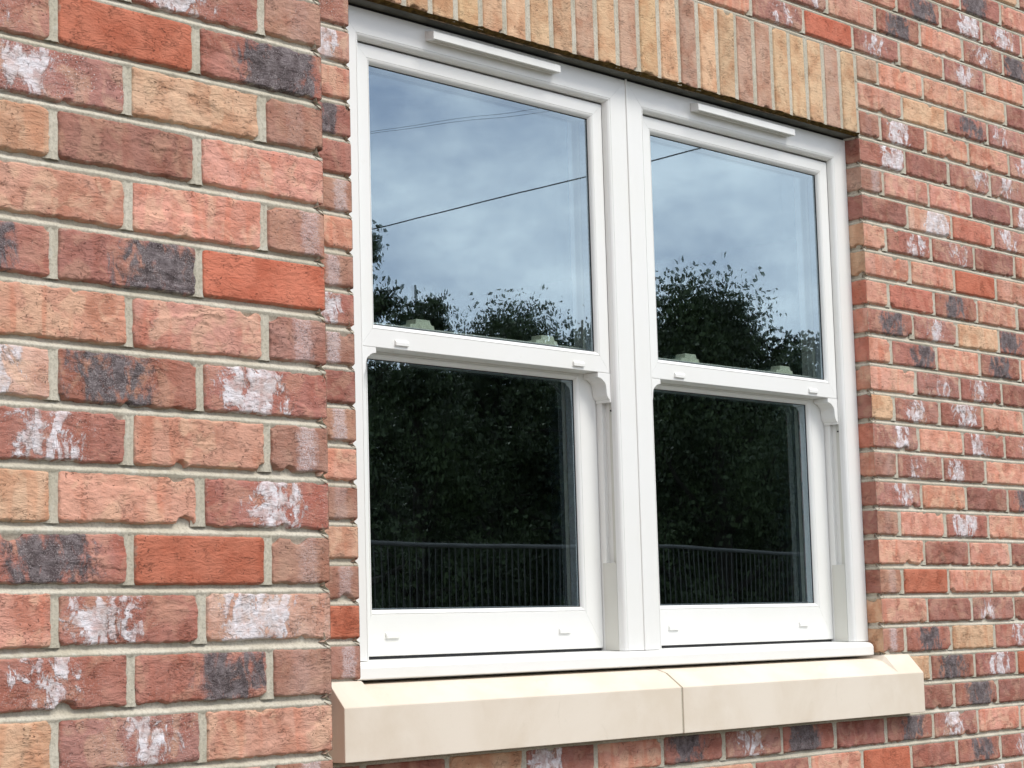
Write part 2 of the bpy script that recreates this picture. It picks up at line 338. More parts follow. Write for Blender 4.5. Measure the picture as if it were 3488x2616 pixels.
#        white black stripe speck var
PAR = dict(O=(0, 0, 0, .05, .05), o=(0, 0, 0, .1, .3), P=(0, 0, 0, .25, 1.), B=(0, 0, 0, .2, .8), R=(0, 0, 0, .15, .5), W=(.8, 0, 0, .3, .5),
           K=(0, 1., 0, .3, .5), G=(0, 0, .9, .25, .3), S=(.45, 0, 0, 1., .8), L=(1.15, 0, 0, .5, 1.), V=(0, 0, 0, .12, .35), T=(0, 0, 0, .15, .25))
RAND = 'PPPPPRRRSSSWWKKKBOGV'
class Bricks:
    def __init__(s): s.V = []; s.F = []; s.A = []; s.B = []; s.C = []; s.n = 0
    def add(s, fr, u0, u1, v0, v1, code, res, vert=False, hl=False, hr=False):
        """fr maps (u, v, outward distance) to world; heightfield face of a single brick"""
        jit = .0009
        u0 += 0 if hl else rnd.uniform(-jit, jit); u1 += 0 if hr else rnd.uniform(-jit, jit); v0 += rnd.uniform(-jit, jit)*1.4; v1 += rnd.uniform(-jit, jit)*1.4
        pad = .0030
        nx = max(3, int((u1-u0)/res)); ny = max(3, int((v1-v0)/res))
        us = np.linspace(u0-(0 if hl else pad), u1+(0 if hr else pad), nx+1); vs = np.linspace(v0-pad, v1+pad, ny+1)
        Ug, Vg = np.meshgrid(us, vs); sd0 = rnd.randint(0, 9999)
        cu, cv = (u0+u1)/2, (v0+v1)/2; hu, hv = (u1-u0)/2, (v1-v0)/2
        e0, e1 = u0-(.03 if hl else 0), u1+(.03 if hr else 0); ecu, ehu = (e0+e1)/2, (e1-e0)/2
        r = .004 + .006*rnd.random()
        qx = np.abs(Ug-ecu)-ehu+r; qy = np.abs(Vg-cv)-hv+r
        sd = np.hypot(np.maximum(qx, 0), np.maximum(qy, 0)) + np.minimum(np.maximum(qx, qy), 0) - r
        rough = {'O': .35, 'T': .45, 'V': .45}.get(code, 1.0)
        sd = sd + (.0030*rough)*fbm(Ug*70, Vg*70, sd0, 3) + .0006
        # knocked corners and nibbles along the arris
        for _ in range(rnd.choice([0, 1, 1, 2, 3]) if code != 'O' else 0):
            if rnd.random() < .5: px, py = rnd.choice([u0 if not hl else u1, u1 if not hr else u0]), rnd.choice([v0, v1])
            else: px, py = rnd.uniform(u0, u1), rnd.choice([v0, v1])
            rr = rnd.uniform(.005, .014)
            sd = np.maximum(sd, (rr-np.hypot(Ug-px, (Vg-py)*1.3))*.8 + .001*fbm(Ug*200, Vg*200, sd0+5, 2))
        t = np.clip((sd+.0024)/.0030, 0, 1)
        h = -.0130*t**1.8 - .0012*np.exp(np.minimum(sd, 0)/.0030)
        h = h + rough*(.0013*fbm(Ug*22, Vg*30, sd0+31, 3) + .0007*fbm(Ug*120, Vg*160, sd0+77, 3))
        # a torn crease across a rough face
        for _ in range(rnd.choice([0, 1, 1, 2]) if code in 'PRWSKB' else 0):
            a = rnd.uniform(-.5, .5); c0 = rnd.uniform(v0+.01, v1-.01); sx = rnd.uniform(u0, u1)
            dl = (Vg-c0) - a*(Ug-sx)*.5 - .006*fbm(Ug*45, Vg*20, sd0+3, 3)
            h = h + rnd.choice([-1, 1])*.0016*(1/(1+np.exp(-dl/.0006))-.5)*np.exp(-((Ug-sx)/(.25*(u1-u0)+.02))**2)
        h = h + rnd.uniform(-.001, .001) + (Vg-cv)*rnd.uniform(-.02, .02) + (Ug-cu)*rnd.uniform(-.008, .008)
        drop = -.0130*t**1.8; fade = np.ones_like(Ug)
        if hl: fade = fade*np.clip((Ug-u0)/.006, 0, 1)
        if hr: fade = fade*np.clip((u1-Ug)/.006, 0, 1)
        h = drop + (h-drop)*fade - .0006*(1-fade)**2
        P3 = fr(Ug, Vg, h).reshape(-1, 3); n0 = s.n; k = nx+1
        i = np.arange(ny)[:, None]*k + np.arange(nx)[None, :]
        q = np.stack([i, i+1, i+1+k, i+k], -1).reshape(-1, 4) + n0
        s.V.append(P3); s.F.append(q); s.n += len(P3)
        c = np.array(COL[code][:3]); b = rnd.uniform(.86, 1.12); c = c*b*np.array([1, rnd.uniform(.94, 1.07), rnd.uniform(.92, 1.08)])
        w_, k_, st, sp, va = PAR[code]; m_ = len(P3); st *= rnd.choice([.15, .35, .6, .85, 1.])
        w_ *= rnd.uniform(.55, 1.25); k_ *= rnd.uniform(.8, 1.2)
        lum = c @ np.array([.3, .6, .1]); c = c*.86 + lum*.14; c = c*.85 + np.array([.60, .46, .39])*.15
        s.A.append(np.tile(np.append(c, 1), (m_, 1)))
        s.B.append(np.tile([w_, k_, st, rnd.random()], (m_, 1)))
        lu = (Ug-u0)/(u1-u0); lv = (Vg-v0)/(v1-v0)
        if vert: lu, lv = lv, lu
        s.C.append(np.stack([lu.ravel(), lv.ravel(), np.full(m_, sp*rnd.uniform(.5, 1.2)), np.full(m_, va)], -1))
    def build(s, name, parent):
        return meshobj(name, np.concatenate(s.V), np.concatenate(s.F), M_brick, parent, smooth=True,
                       attrs=dict(bc=np.concatenate(s.A), bp=np.concatenate(s.B), bl=np.concatenate(s.C)))
class Mortar:
    def __init__(s): s.V = []; s.F = []; s.n = 0
    def strip(s, fr, a0, a1, c, half, step, prof, horiz=True, seed=0):
        """a strip along a (u if horiz else v), centred on c; prof = list of (offset/half, outward distance)"""
        n = max(1, int(abs(a1-a0)/step)); a = np.linspace(a0, a1, n+1)
        pr = np.array(prof); A, Pq = np.meshgrid(a, pr[:, 0]*half)
        Dp = np.repeat(pr[:, 1][:, None], n+1, 1)
        wob = .0007*fbm(A*14, A*0+c*50, seed+3, 3)
        C = c + Pq + wob
        Dp = Dp + .0009*fbm(A*40, C*300, seed, 3) + .0007*fbm(A*9, C*10, seed+9, 2)
        P3 = (fr(A, C, Dp) if horiz else fr(C, A, Dp)).reshape(-1, 3)
        k = n+1; i = np.arange(len(prof)-1)[:, None]*k + np.arange(n)[None, :]
        q = np.stack([i, i+1, i+1+k, i+k], -1).reshape(-1, 4) + s.n
        s.V.append(P3); s.F.append(q); s.n += len(P3)
    def quad(s, P):
        s.V.append(np.array(P, float)); s.F.append(np.array([[0, 1, 2, 3]])+s.n); s.n += 4
    def build(s, name, parent): return meshobj(name, np.concatenate(s.V), np.concatenate(s.F), M_mortar, parent, smooth=True)
BED = [(-3.4, -.0070), (-2.0, -.0045), (-1.1, -.0006), (-.6, -.0014), (-.1, -.0048), (.35, -.0082), (1.0, -.0092), (1.8, -.0100), (3.0, -.0115)]
PERP = [(-2.6, -.008), (-1.1, -.0022), (-.4, -.0036), (.4, -.0038), (1.1, -.0022), (2.6, -.008)]

def bed_z(k): return -.075*(k-3)
# --- window wall, plane y = 0
frW = lambda u, v, h: np.stack([u, -h, v], -1)
wall = empty('brick_wall', (0, 0, 0))
tag(wall, 'multi-coloured brick wall set back round the white window, with a buff soldier course above it', 'brick wall')
WX0, WX1 = -2.61, 2.9
codes = { # from the right jamb rightwards
 -4: 'SPPKP', -3: 'PKWSP', -2: 'PKPSK', -1: 'WPSPR', 0: 'VPPBR', 1: 'PBKSP', 2: 'GWPPS', 3: 'WRSSP', 4: 'GPPRW', 5: 'RLoSP', 6: 'PWSRP', 7: 'PPOPR',
 8: 'PoKPK', 9: 'KSBKP', 10: 'PKPKP', 11: 'PSWRS', 12: 'BSWPR', 13: 'SPWWP', 14: 'GSWPR', 15: 'SPRKW', 16: 'GPWPS', 17: 'PRPRP', 18: 'GOPPL',
 19: 'PRSRP', 20: 'GKBWS', 21: 'BKWOP', 22: 'RRKRP', 23: 'KSPPR', 24: 'PRKWP', 25: 'RPSPK'}
left_codes = {-1: 'OSPKP', -2: 'PSRPP', -3: 'SPKPW', 23: 'RKSKPWBRR', 24: 'OPRPKPRSP', 25: 'PSRWP'}   # leftwards from the right jamb
pier = {3: 'G', 4: 'L', 5: 'P', 6: 'K', 7: 'R', 8: 'G', 9: 'P', 10: 'G', 11: 'W', 12: 'G', 13: 'R', 14: 'G', 15: 'P', 16: 'G', 17: 'B', 18: 'G', 19: 'O', 20: 'G', 2: 'P'}
Bk = Bricks(); Mo = Mortar()
OL = -1.810
def vis(u, v):   # fine mesh only where the photograph can see it
    return (-2.05 < u < 1.15) and (-1.75 < v < .62)
for j in range(-14, 35):
    z1 = bed_z(j)-.005; z0 = bed_z(j+1)+.005
    if z0 < -2.9: continue
    off = .1075 if j % 2 == 0 else .22
    perps = [off + .225*n for n in range(-14, 14)]
    edges = [p for p in perps if WX0+.03 < p < WX1-.03]
    cuts = [WX0-.005] + edges + [WX1+.005]
    for a, b in zip(cuts[:-1], cuts[1:]):
        u0, u1 = a+.005, b-.005
        segs = [(u0, u1)]
        if 3 <= j <= 20:
            if u1 > OL and u0 < 0: segs = [(u0, min(u1, OL))] if u0 < OL-.02 else []; 
            if b > 0 > a: segs = segs + [(0.0, u1)] if u1 > .02 else segs
            if b > 0 and a < 0 and u1 <= .02: segs = [x for x in segs if x[1] <= OL]
        elif 0 <= j <= 2:
            if u1 > OL and u0 < 0: segs = [(u0, min(u1, OL))] if u0 < OL-.02 else []
            if b > 0 > a and u1 > .02: segs = segs + [(0.005, u1)]
        if j in (21, 22): segs = [x for x in segs if not (x[0] > -1.893-.22 and x[1] < .13)] if j == 22 else [(x[0], x[1]) for x in segs if x[1] < OL+.02 or x[0] > -.02]
        for (p, q) in segs:
            if q-p < .02: continue
            mid = (p+q)/2; code = rnd.choice(RAND)
            if mid > 0:
                i = int(round(p/.225)) if j % 2 else (0 if p < .05 else int(round((p-.1125)/.225))+1)
                s_ = codes.get(j, '')
                if 0 <= i < len(s_): code = s_[i]
            elif j in left_codes:
                i = int((-mid)/.225); s_ = left_codes[j]
                if 0 <= i < len(s_): code = s_[i]
            elif abs(q-OL) < .01 and j in pier: code = pier[j]
            if code == 'G' and q-p > .15: code = 'S'
            Bk.add(frW, p, q, z0, z1, code, .0029 if vis(mid, z0) else .012, hl=(3 <= j <= 20 and abs(p) < 1e-6), hr=(3 <= j <= 20 and abs(q-OL) < 1e-6))
    # perpend mortar
    for p in edges:
        if 3 <= j <= 20 and OL-.01 < p < .01: continue
        if 0 <= j <= 2 and OL-.01 < p < .01: continue
        if j in (21, 22) and -1.88 < p < .10: continue
        fine = vis(p, z0)
        Mo.strip(frW, z0-.0004, z1+.003, p, .005, .003 if fine else .02, PERP, False, rnd.randint(0, 999))
for k in range(-14, 35):
    zc = bed_z(k)
    if zc < -2.9: continue
    rngs = [(WX0, WX1)]
    if 3 < k <= 20: rngs = [(WX0, OL-.0005), (.0005, WX1)]
    elif k in (21, 22): rngs = [(WX0, -1.88), (.10, WX1)] if k == 22 else [(WX0, OL), (0, WX1)]
    elif k == 3: rngs = [(WX0, OL), (.0, WX1)]
    elif 0 < k < 3: rngs = [(WX0, OL), (.0, WX1)]
    for a, b in rngs: Mo.strip(frW, a, b, zc, .005, .0035 if -1.8 < zc < .7 else .03, BED, True, k*7+100)
# soldier course over the opening
Sd = Bricks(); sold = 'TVTTTVVTTVTTVTVTTTTTTTTT'
x = 0.0
for i, cde in enumerate(sold):
    b = -.0054 - i*.0752; a = b - .0648
    Sd.add(frW, a, b, .001, .2195, cde, .0030, vert=True)
    Mo.strip(frW, .0, .222, b+.0052, .005, .003, [(q_, d_+.0012) for q_, d_ in PERP], False, 500+i)
Mo.strip(frW, .0, .222, OL+.0, .005, .003, PERP, False, 499)
Bk.build('brick_face', wall); Sd.build('soldier_course', wall)
# backing planes of mortar
def back(x0, x1, z0, z1, y=0.0132): Mo.quad([(x0, y, z0), (x1, y, z0), (x1, y, z1), (x0, y, z1)])
back(WX0, OL-.004, -2.9, 1.3); back(.004, WX1, -2.9, 1.3); back(OL-.004, .004, .0015, 1.3); back(OL-.004, .004, -2.9, -1.495)
# right-hand reveal (faces -x) and left-hand reveal (faces +x)
frR = lambda u, v, h: np.stack([-h*1.0 + 0*u, u, v], -1)          # u = depth into the wall
frL = lambda u, v, h: np.stack([OL + h + 0*u, u, v], -1)
Rv = Bricks(); Rl = Bricks()
rcodes = 'RVRBBoPoPRoPRRRRBBoBR'
for j in range(3, 21):
    z1 = bed_z(j)-.005; z0 = bed_z(j+1)+.005
    cd = rcodes[(j-3) % len(rcodes)]
    Rv.add(frR, .0, .104, z0, z1, cd, .0025, hl=True)
    Rl.add(frL, .0, .104, z0, z1, rnd.choice('RPSV'), .004, hl=True)
for k in range(4, 21):
    Mo.strip(frR, .001, .104, bed_z(k), .005, .004, BED, True, 900+k)
    Mo.strip(frL, .001, .104, bed_z(k), .005, .008, BED, True, 950+k)
Mo.quad([(.007, .004, -1.36), (.007, .17, -1.36), (.007, .17, .0), (.007, .004, .0)])
Mo.quad([(OL-.007, .004, -1.36), (OL-.007, .17, -1.36), (OL-.007, .17, .0), (OL-.007, .004, .0)])
Rv.build('reveal', wall); Rl.build('reveal', wall); Mo.build('mortar', wall)
# steel lintel under the soldier course, with the shade on the brick undersides put in as a brown strip
lt = MB(); lt.prism([(.013, -.0015), (.120, -.0015), (.120, .003), (.018, .003), (.013, .001)], OL+.003, -.003, 'x')
lt.build('lintel', M_steel, wall)
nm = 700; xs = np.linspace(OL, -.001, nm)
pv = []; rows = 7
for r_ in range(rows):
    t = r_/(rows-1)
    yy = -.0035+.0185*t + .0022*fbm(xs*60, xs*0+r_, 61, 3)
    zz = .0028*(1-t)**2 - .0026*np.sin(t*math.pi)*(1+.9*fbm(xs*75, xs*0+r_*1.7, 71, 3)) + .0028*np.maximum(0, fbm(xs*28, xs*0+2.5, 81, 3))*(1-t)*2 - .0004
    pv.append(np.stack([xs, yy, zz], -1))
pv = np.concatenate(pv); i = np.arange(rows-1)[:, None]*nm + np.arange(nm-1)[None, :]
meshobj('shaded_underside', pv, np.stack([i, i+1, i+1+nm, i+nm], -1).reshape(-1, 4), M_underside, wall, smooth=True)

# --- near projecting wall, plane y = ND, corner at NX
NX, ND = -2.614, -.8078
near = empty('brick_wall', (NX, ND, 0))
tag(near, 'projecting brick wall nearest on the left, ending in a straight corner beside the window', 'brick wall')
frN = lambda u, v, h: np.stack([u-NX, -h, v], -1)
frS = lambda u, v, h: np.stack([h + 0*u, u, v], -1)                 # side return, u = distance behind the corner
nc = {-2: 'RPG', -1: 'RWG', 0: 'SOK', 1: 'SBG', 2: 'BRP', 3: 'PPG', 4: 'KKO', 5: 'PLG', 6: 'LKW', 7: 'WPG', 8: 'BPW', 9: 'KOG', 10: 'PWL', 11: 'WKG', 12: 'BSP', 13: 'KPG', 14: 'RRP', -3: 'PRP'}
nc[5] = 'PPG'
NB = Bricks(); NM = Mortar(); x_i0 = NX - .445
for r in range(-22, 32):
    z0 = -.5235-.075*r+.005; z1 = z0+.065
    if z0 < -2.9: continue
    lattice = [x_i0 + .1125*i for i in ((0, 2) if r % 2 == 0 else (1, 3))]
    perps = sorted(set([lattice[0]-.225*n for n in range(0, 9)] + lattice))
    cuts = perps + [NX+.005]; fine = -1.95 < z0 < .02
    s_ = nc.get(r, ''); nb = len(cuts)-1
    for t, (a, b) in enumerate(zip(cuts[:-1], cuts[1:])):
        fi = fine and b > x_i0-.42
        back_i = nb-1-t; code = rnd.choice(RAND.replace('G', 'P'))
        if s_ and back_i < 3: code = s_[2-back_i]
        NB.add(frN, a+.005, b-.005, z0, z1, code, .00135 if fi else .012, hr=(b == cuts[-1]))
        NM.strip(frN, z0-.0004, z1+.003, a, .005, .002 if fi else .02, PERP, False, rnd.randint(0, 999))
    NM.strip(frN, cuts[0], x_i0-.42, z0-.005, .005, .02, BED, True, 40+r)
    NM.strip(frN, x_i0-.42, NX-.0006, z0-.005, .005, .0022 if fine else .02, BED, True, 40+r)
    # return side
    sp = [-.005] + [q for q in ([.1075+.225*n for n in range(4)] if r % 2 == 0 else [.22+.225*n for n in range(4)]) if q < .78] + [.8078]
    for a, b in zip(sp[:-1], sp[1:]):
        if b-a > .03: NB.add(frS, a+.005, b-.005, z0, z1, rnd.choice('PPRRSBW'), .006, hl=(a < 0))
        if a > 0: NM.strip(frS, z0-.0004, z1+.003, a, .005, .01, PERP, False, 5)
    NM.strip(frS, .0006, .80, z0-.005, .005, .01, BED, True, 240+r)
NM.quad([(-2.0, 0.0132, -2.9), (-.006, 0.0132, -2.9), (-.006, 0.0132, 1.2), (-2.0, 0.0132, 1.2)])
NM.quad([(-.006, 0.0132, -2.9), (-.006, .805, -2.9), (-.006, .805, 1.2), (-.006, 0.0132, 1.2)])
NB.build('brick_face', near); NM.build('mortar', near)

# ------------------------------------------------------------------ room behind the window
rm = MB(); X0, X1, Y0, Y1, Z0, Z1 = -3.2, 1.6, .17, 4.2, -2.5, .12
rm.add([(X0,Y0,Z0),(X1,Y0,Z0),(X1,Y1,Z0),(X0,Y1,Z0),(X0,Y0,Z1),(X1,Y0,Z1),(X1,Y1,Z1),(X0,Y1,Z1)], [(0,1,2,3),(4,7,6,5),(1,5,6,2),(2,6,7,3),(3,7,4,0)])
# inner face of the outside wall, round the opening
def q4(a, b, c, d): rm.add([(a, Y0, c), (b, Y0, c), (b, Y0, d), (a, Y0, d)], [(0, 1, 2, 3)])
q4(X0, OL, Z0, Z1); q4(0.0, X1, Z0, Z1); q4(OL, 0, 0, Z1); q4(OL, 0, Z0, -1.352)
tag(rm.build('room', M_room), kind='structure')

# ------------------------------------------------------------------ the window
win = empty('sash_window', (-.904, .044, -1.352))
tag(win, 'white plastic double sliding sash window with two side by side lights and horned upper sashes', 'window')
W0 = Vector((-.904, .044, -1.352))
class WB(MB):
    """window builder: world coordinates in, parent-relative out"""
    def build(s, name, mats, parent, **k):
        s.v = [(a-W0.x, b-W0.y, c-W0.z) for a, b, c in s.v]
        return MB.build(s, name, mats, parent, **k)
def member(mb, prof, side, X0, X1, Z0, Z1, wd, gap=.0003, square_bottom=None, mi=0):
    """one mitred member of a rectangular frame; prof = [(s, y)], wd = widths (l, r, t, b)"""
    wl, wr, wt, wb_ = wd; n = len(prof); A = []; B = []
    for s_, y in prof:
        xl, xr, zt, zb = X0+wl*s_, X1-wr*s_, Z1-wt*s_, Z0+wb_*s_
        if square_bottom is not None: zb = square_bottom
        if side == 't': A.append((xl+gap, y, zt)); B.append((xr-gap, y, zt))
        if side == 'b': A.append((xl+gap, y, zb)); B.append((xr-gap, y, zb))
        if side == 'l': A.append((xl, y, zb+(gap if square_bottom is None else 0))); B.append((xl, y, zt-gap))
        if side == 'r': A.append((xr, y, zb+(gap if square_bottom is None else 0))); B.append((xr, y, zt-gap))
    V = A+B; Fc = [(i, (i+1) % n, n+(i+1) % n, n+i) for i in range(n)] + [tuple(range(n))[::-1], tuple(range(n, 2*n))]
    mb.add(V, Fc, mi)
FP = .0578
def fp(i): return i/FP
frame_prof = [(0, .165), (0, .0448), (fp(.0008), .044), (fp(.0543), .044), (fp(.0549), .0462), (fp(.0555), .044), (fp(.0572), .0442), (fp(.0595), .0452), (fp(.0622), .0478), (fp(.0645), .0525), (fp(.0655), .0580), (fp(.0660), .0600),
              (fp(.0550), .0603), (fp(.0550), .0875), (fp(.0655), .0880), (fp(.0660), .0890), (fp(.0660), .165)]
def sash_prof(yf, yb, g0=.70):
    e = (1-g0)
    return [(0, yb), (0, yf+.001), (.02, yf), (g0, yf), (g0+.013, yf+.0020), (g0+.026, yf), (g0+e*.25, yf+.0003), (g0+e*.5, yf+.0015), (g0+e*.72, yf+.0038), (g0+e*.9, yf+.0068), (1.0, yf+.0095),
            (1.0, yf+.0112), (.85, yf+.0114), (.85, yf+.035), (1.0, yf+.0354), (1.0, yb-.001), (.98, yb)]
FX = [(-.9015+.0003, -.0008), (-1.8030, -.9015-.0003)]
JL = -.8348; JR = -.067      # clear channel of the right unit
OFF = -.9044
for ui, (fx0, fx1) in enumerate(FX):
    dx = OFF*ui
    fl = (-.843+dx) - fx0; fr_ = fx1 - (-.0588+dx)
    fb = WB()
    for sd in 'lrt': member(fb, frame_prof, sd, fx0, fx1, -1.3137, -.0068, (fl, fr_, .0552, .05), .00022, square_bottom=-1.3137)
    fb.build('frame', M_upvc, win)
    # track covers in the foot of both jambs
    for sgn, xj in ((1, JR+dx), (-1, JL+dx)):
        tb = WB(); tb.box(min(xj-.0006*sgn, xj+.011*sgn), max(xj-.0006*sgn, xj+.011*sgn), .0608, .1000, -1.3130, -1.1178)
        tb.build('track_cover', M_upvc_in, win, bevel=.0006)
        tl = WB(); tl.box(min(xj+.0085*sgn, xj+.0105*sgn), max(xj+.0085*sgn, xj+.0105*sgn), .0625, .0750, -1.1170, -.70)
        tl.build('track_liner', M_upvc_in, win)
        sb = WB(); yy = .0685
        n_ = 10; pts = [(yy+.0022*math.cos(2*math.pi*q/n_), -.7765+.0022*math.sin(2*math.pi*q/n_)) for q in range(n_)]
        sb.prism(pts, xj+.0065*sgn, xj+.0086*sgn, 'x'); sb.build('screw', M_gasket, win)
    # trickle vent
    tv = WB(); vx0, vx1 = -.6605+dx*.9875, -.2630+dx*.9875
    prof = [(.0438, -.0185), (.0215, -.0225), (.0190, -.0245), (.0190, -.0395), (.0215, -.0405), (.0438, -.0395)]
    tv.prism(prof, vx0, vx1, 'x'); v_ = tv.build('trickle_vent', M_upvc, win, bevel=.0008)
    gv = WB(); q = vx0+.014
    while q < vx1-.014:
        gv.box(q, q+.0012, .0225, .0330, -.0416, -.0398); q += .0040
    gv.box(vx0+.010, vx1-.010, .0222, .0334, -.0409, -.0402); 
    gg = gv.build('vent_grille', M_upvc_in, v_)
    # upper sash
    ux0, ux1, uz0, uz1 = -.8334+dx, -.0684+dx, -.693, -.0735
    uw = (.0415, .0415, .0380, .0468); us = WB()
    for sd, g0 in zip('lrtb', (.80, .80, .69, .79)): member(us, sash_prof(.0600, .1030, g0), sd, ux0, ux1, uz0, uz1, uw, .00022)
    usash = us.build('upper_sash', M_upvc, win)
    def glazing(x0, x1, z0, z1, yg, sash):
        gm = WB()
        gm.add([(x0-.003, yg, z0-.003), (x1+.003, yg, z0-.003), (x1+.003, yg, z1+.003), (x0-.003, yg, z1+.003)], [(0, 1, 2, 3)], 0)
        gm.add([(x0-.003, yg+.0205, z0-.003), (x1+.003, yg+.0205, z0-.003), (x1+.003, yg+.0205, z1+.003), (x0-.003, yg+.0205, z1+.003)], [(0, 1, 2, 3)], 1)
        gm.build('glass_pane', [M_glass, M_glass2], sash)
        sp = WB(); pr = [(0, yg+.0012), (0, yg+.0195), (1, yg+.0195), (1, yg+.0012)]
        for sd in 'lrtb': member(sp, pr, sd, x0-.003, x1+.003, z0-.003, z1+.003, (.0062,)*4, 0)
        sp.build('spacer_bar', M_spacer, sash)
        gk = WB(); pr = [(0, yg-.0014), (0, yg-.0004), (1, yg-.0004), (1, yg-.0014)]
        for sd in 'lrtb': member(gk, pr, sd, x0-.0006, x1+.0006, z0-.0006, z1+.0006, (.0022,)*4, 0)
        gk.build('gasket', M_gasket, sash)
    glazing(ux0+uw[0], ux1-uw[1], uz0+uw[3], uz1-uw[2], .0708, usash)
    # horns: ogee brackets under both ends of the meeting rail
    og = [(0, -.6934), (.0430, -.6934), (.0438, -.7045), (.0395, -.7052), (.0330, -.7066), (.0275, -.7092), (.0248, -.7122), (.0225, -.7128), (.0186, -.7165), (.0158, -.7225), (.0148, -.7300), (.0144, -.7375), (.0128, -.7445), (.0090, -.7500), (.0045, -.7528), (.0040, -.7590), (0, -.7590)]
    for sgn, xj in ((-1, JR+dx), (1, JL+dx)):
        hb = WB(); pl = [(xj+sgn*a, z_) for a, z_ in og]
        if sgn > 0: pl = pl[::-1]
        hb.prism(pl, .0603, .1030, 'y'); hb.build('sash_horn', M_upvc, usash, bevel=.0007)
    def caps(xs_, zc, yf, sash):
        for xc in xs_:
            cb = WB(); cb.prism([(yf+.0005, zc+.0085), (yf-.0012, zc+.0078), (yf-.0044, zc+.0042), (yf-.0048, zc+.0030), (yf-.0048, zc-.0036), (yf+.0005, zc-.0036)], xc-.0185, xc+.0185, 'x')
            cb.build('drain_cap', M_upvc, sash, bevel=.0008)
    caps((-.7215+dx, -.1765+dx), -.6820, .0600, usash)
    # lower sash, one track further in
    lx0, lx1, lz0, lz1 = -.8334+dx, -.0692+dx, -1.3062, -.634
    lw = (.0640, .0660, .0740, .0920); ls = WB()
    for sd, g0 in zip('lrtb', (.84, .84, .85, .89)): member(ls, sash_prof(.1040, .1500, g0), sd, lx0, lx1, lz0, lz1, lw, .00022)
    lsash = ls.build('lower_sash', M_upvc, win)
    glazing(lx0+lw[0], lx1-lw[1], lz0+lw[3], lz1-lw[2], .1148, lsash)
    caps((-.7215+dx, -.1995+dx), -1.2680, .1040, lsash)
    for xc in (-.6045+dx, -.2155+dx):
        kb = WB(); kb.prism([(xc-.036, -.6345), (xc+.037, -.6345), (xc+.034, -.6240), (xc+.026, -.6225), (xc+.022, -.6130), (xc-.018, -.6130), (xc-.020, -.6235), (xc-.036, -.6255)], .116, .146, 'y')
        kb.build('sash_lock', M_lock, lsash, bevel=.0012)
    # weather gasket under the lower sash
    wg = WB(); wg.box(lx0+.002, lx1-.002, .1085, .146, -1.3128, -1.3060); wg.build('weather_seal', M_gasket, win)
cs = WB(); cs.prism([(-.9045, .0437), (-.9040, .0418), (-.9028, .0410), (-.9002, .0410), (-.8990, .0418), (-.8985, .0437)], -1.3137, -.0040, 'z')
cs.build('coupling_strip', M_upvc, win)
sn = WB(); sn.prism([(.165, -1.3105), (.110, -1.3124), (.046, -1.3150), (.038, -1.3158), (.030, -1.3185), (.0245, -1.3225), (.0222, -1.3275), (.0220, -1.3470), (.0235, -1.3492), (.060, -1.3492), (.060, -1.3520), (.165, -1.3520)], -1.8035, -.0118, 'x')
sn.build('sill_nose', M_upvc, win, bevel=.0006)
sk = WB(); sk.prism([(.046, -.0069), (.160, -.0069), (.160, -.0018), (.046, -.0018)], OL+.006, -.004, 'x'); sk.build('sealant', M_gasket, win)

# ------------------------------------------------------------------ stone sill, two slabs
mid = [(-.0432, -1.498), (-.0432, -1.3985), (-.0425, -1.3966), (-.0405, -1.3952), (0.0, -1.3655), (.024, -1.3580), (.10, -1.3530), (.10, -1.498)]
stool = [(-.0432, -1.498), (-.0432, -1.3985), (-.0425, -1.3966), (-.0405, -1.3945), (-.002, -1.3515), (.0010, -1.3500), (.10, -1.3500), (.10, -1.498)]
def slab(xs_, secs, label, name='stone_sill'):
    V = []; n = len(mid); Fc = []
    for x_, s_ in zip(xs_, secs): V += [(x_-xs_[0], y, z_+1.498) for y, z_ in s_]
    for a in range(len(xs_)-1):
        Fc += [(a*n+i, a*n+(i+1) % n, (a+1)*n+(i+1) % n, (a+1)*n+i) for i in range(n)]
    Fc += [tuple(range(n))[::-1], tuple(range((len(xs_)-1)*n, len(xs_)*n))]
    mb = MB(); mb.add(V, Fc); o = mb.build(name, M_stone, bevel=.0014)
    o.location = (xs_[0], 0, -1.498)
    return tag(o, label, 'window sill', 'cast stone sill slabs under the window')
slab([-1.8929, OL+.002, OL+.010, -.8868], [stool, stool, mid, mid], 'smooth cream stone sill slab on the left, its end next to the projecting brick wall')
slab([-.8806, -.010, .0, .1133], [mid, mid, stool, stool], 'smooth cream stone sill slab on the right, its stooled end against the far brickwork')
mj = MB(); mj.prism([(-.0405, -1.496), (-.0405, -1.3985), (0.0, -1.3690), (.024, -1.3612), (.09, -1.357), (.09, -1.496)], -.8868+.0001, -.8806-.0001, 'x')
o = mj.build('mortar_joint', M_mortar, wall)

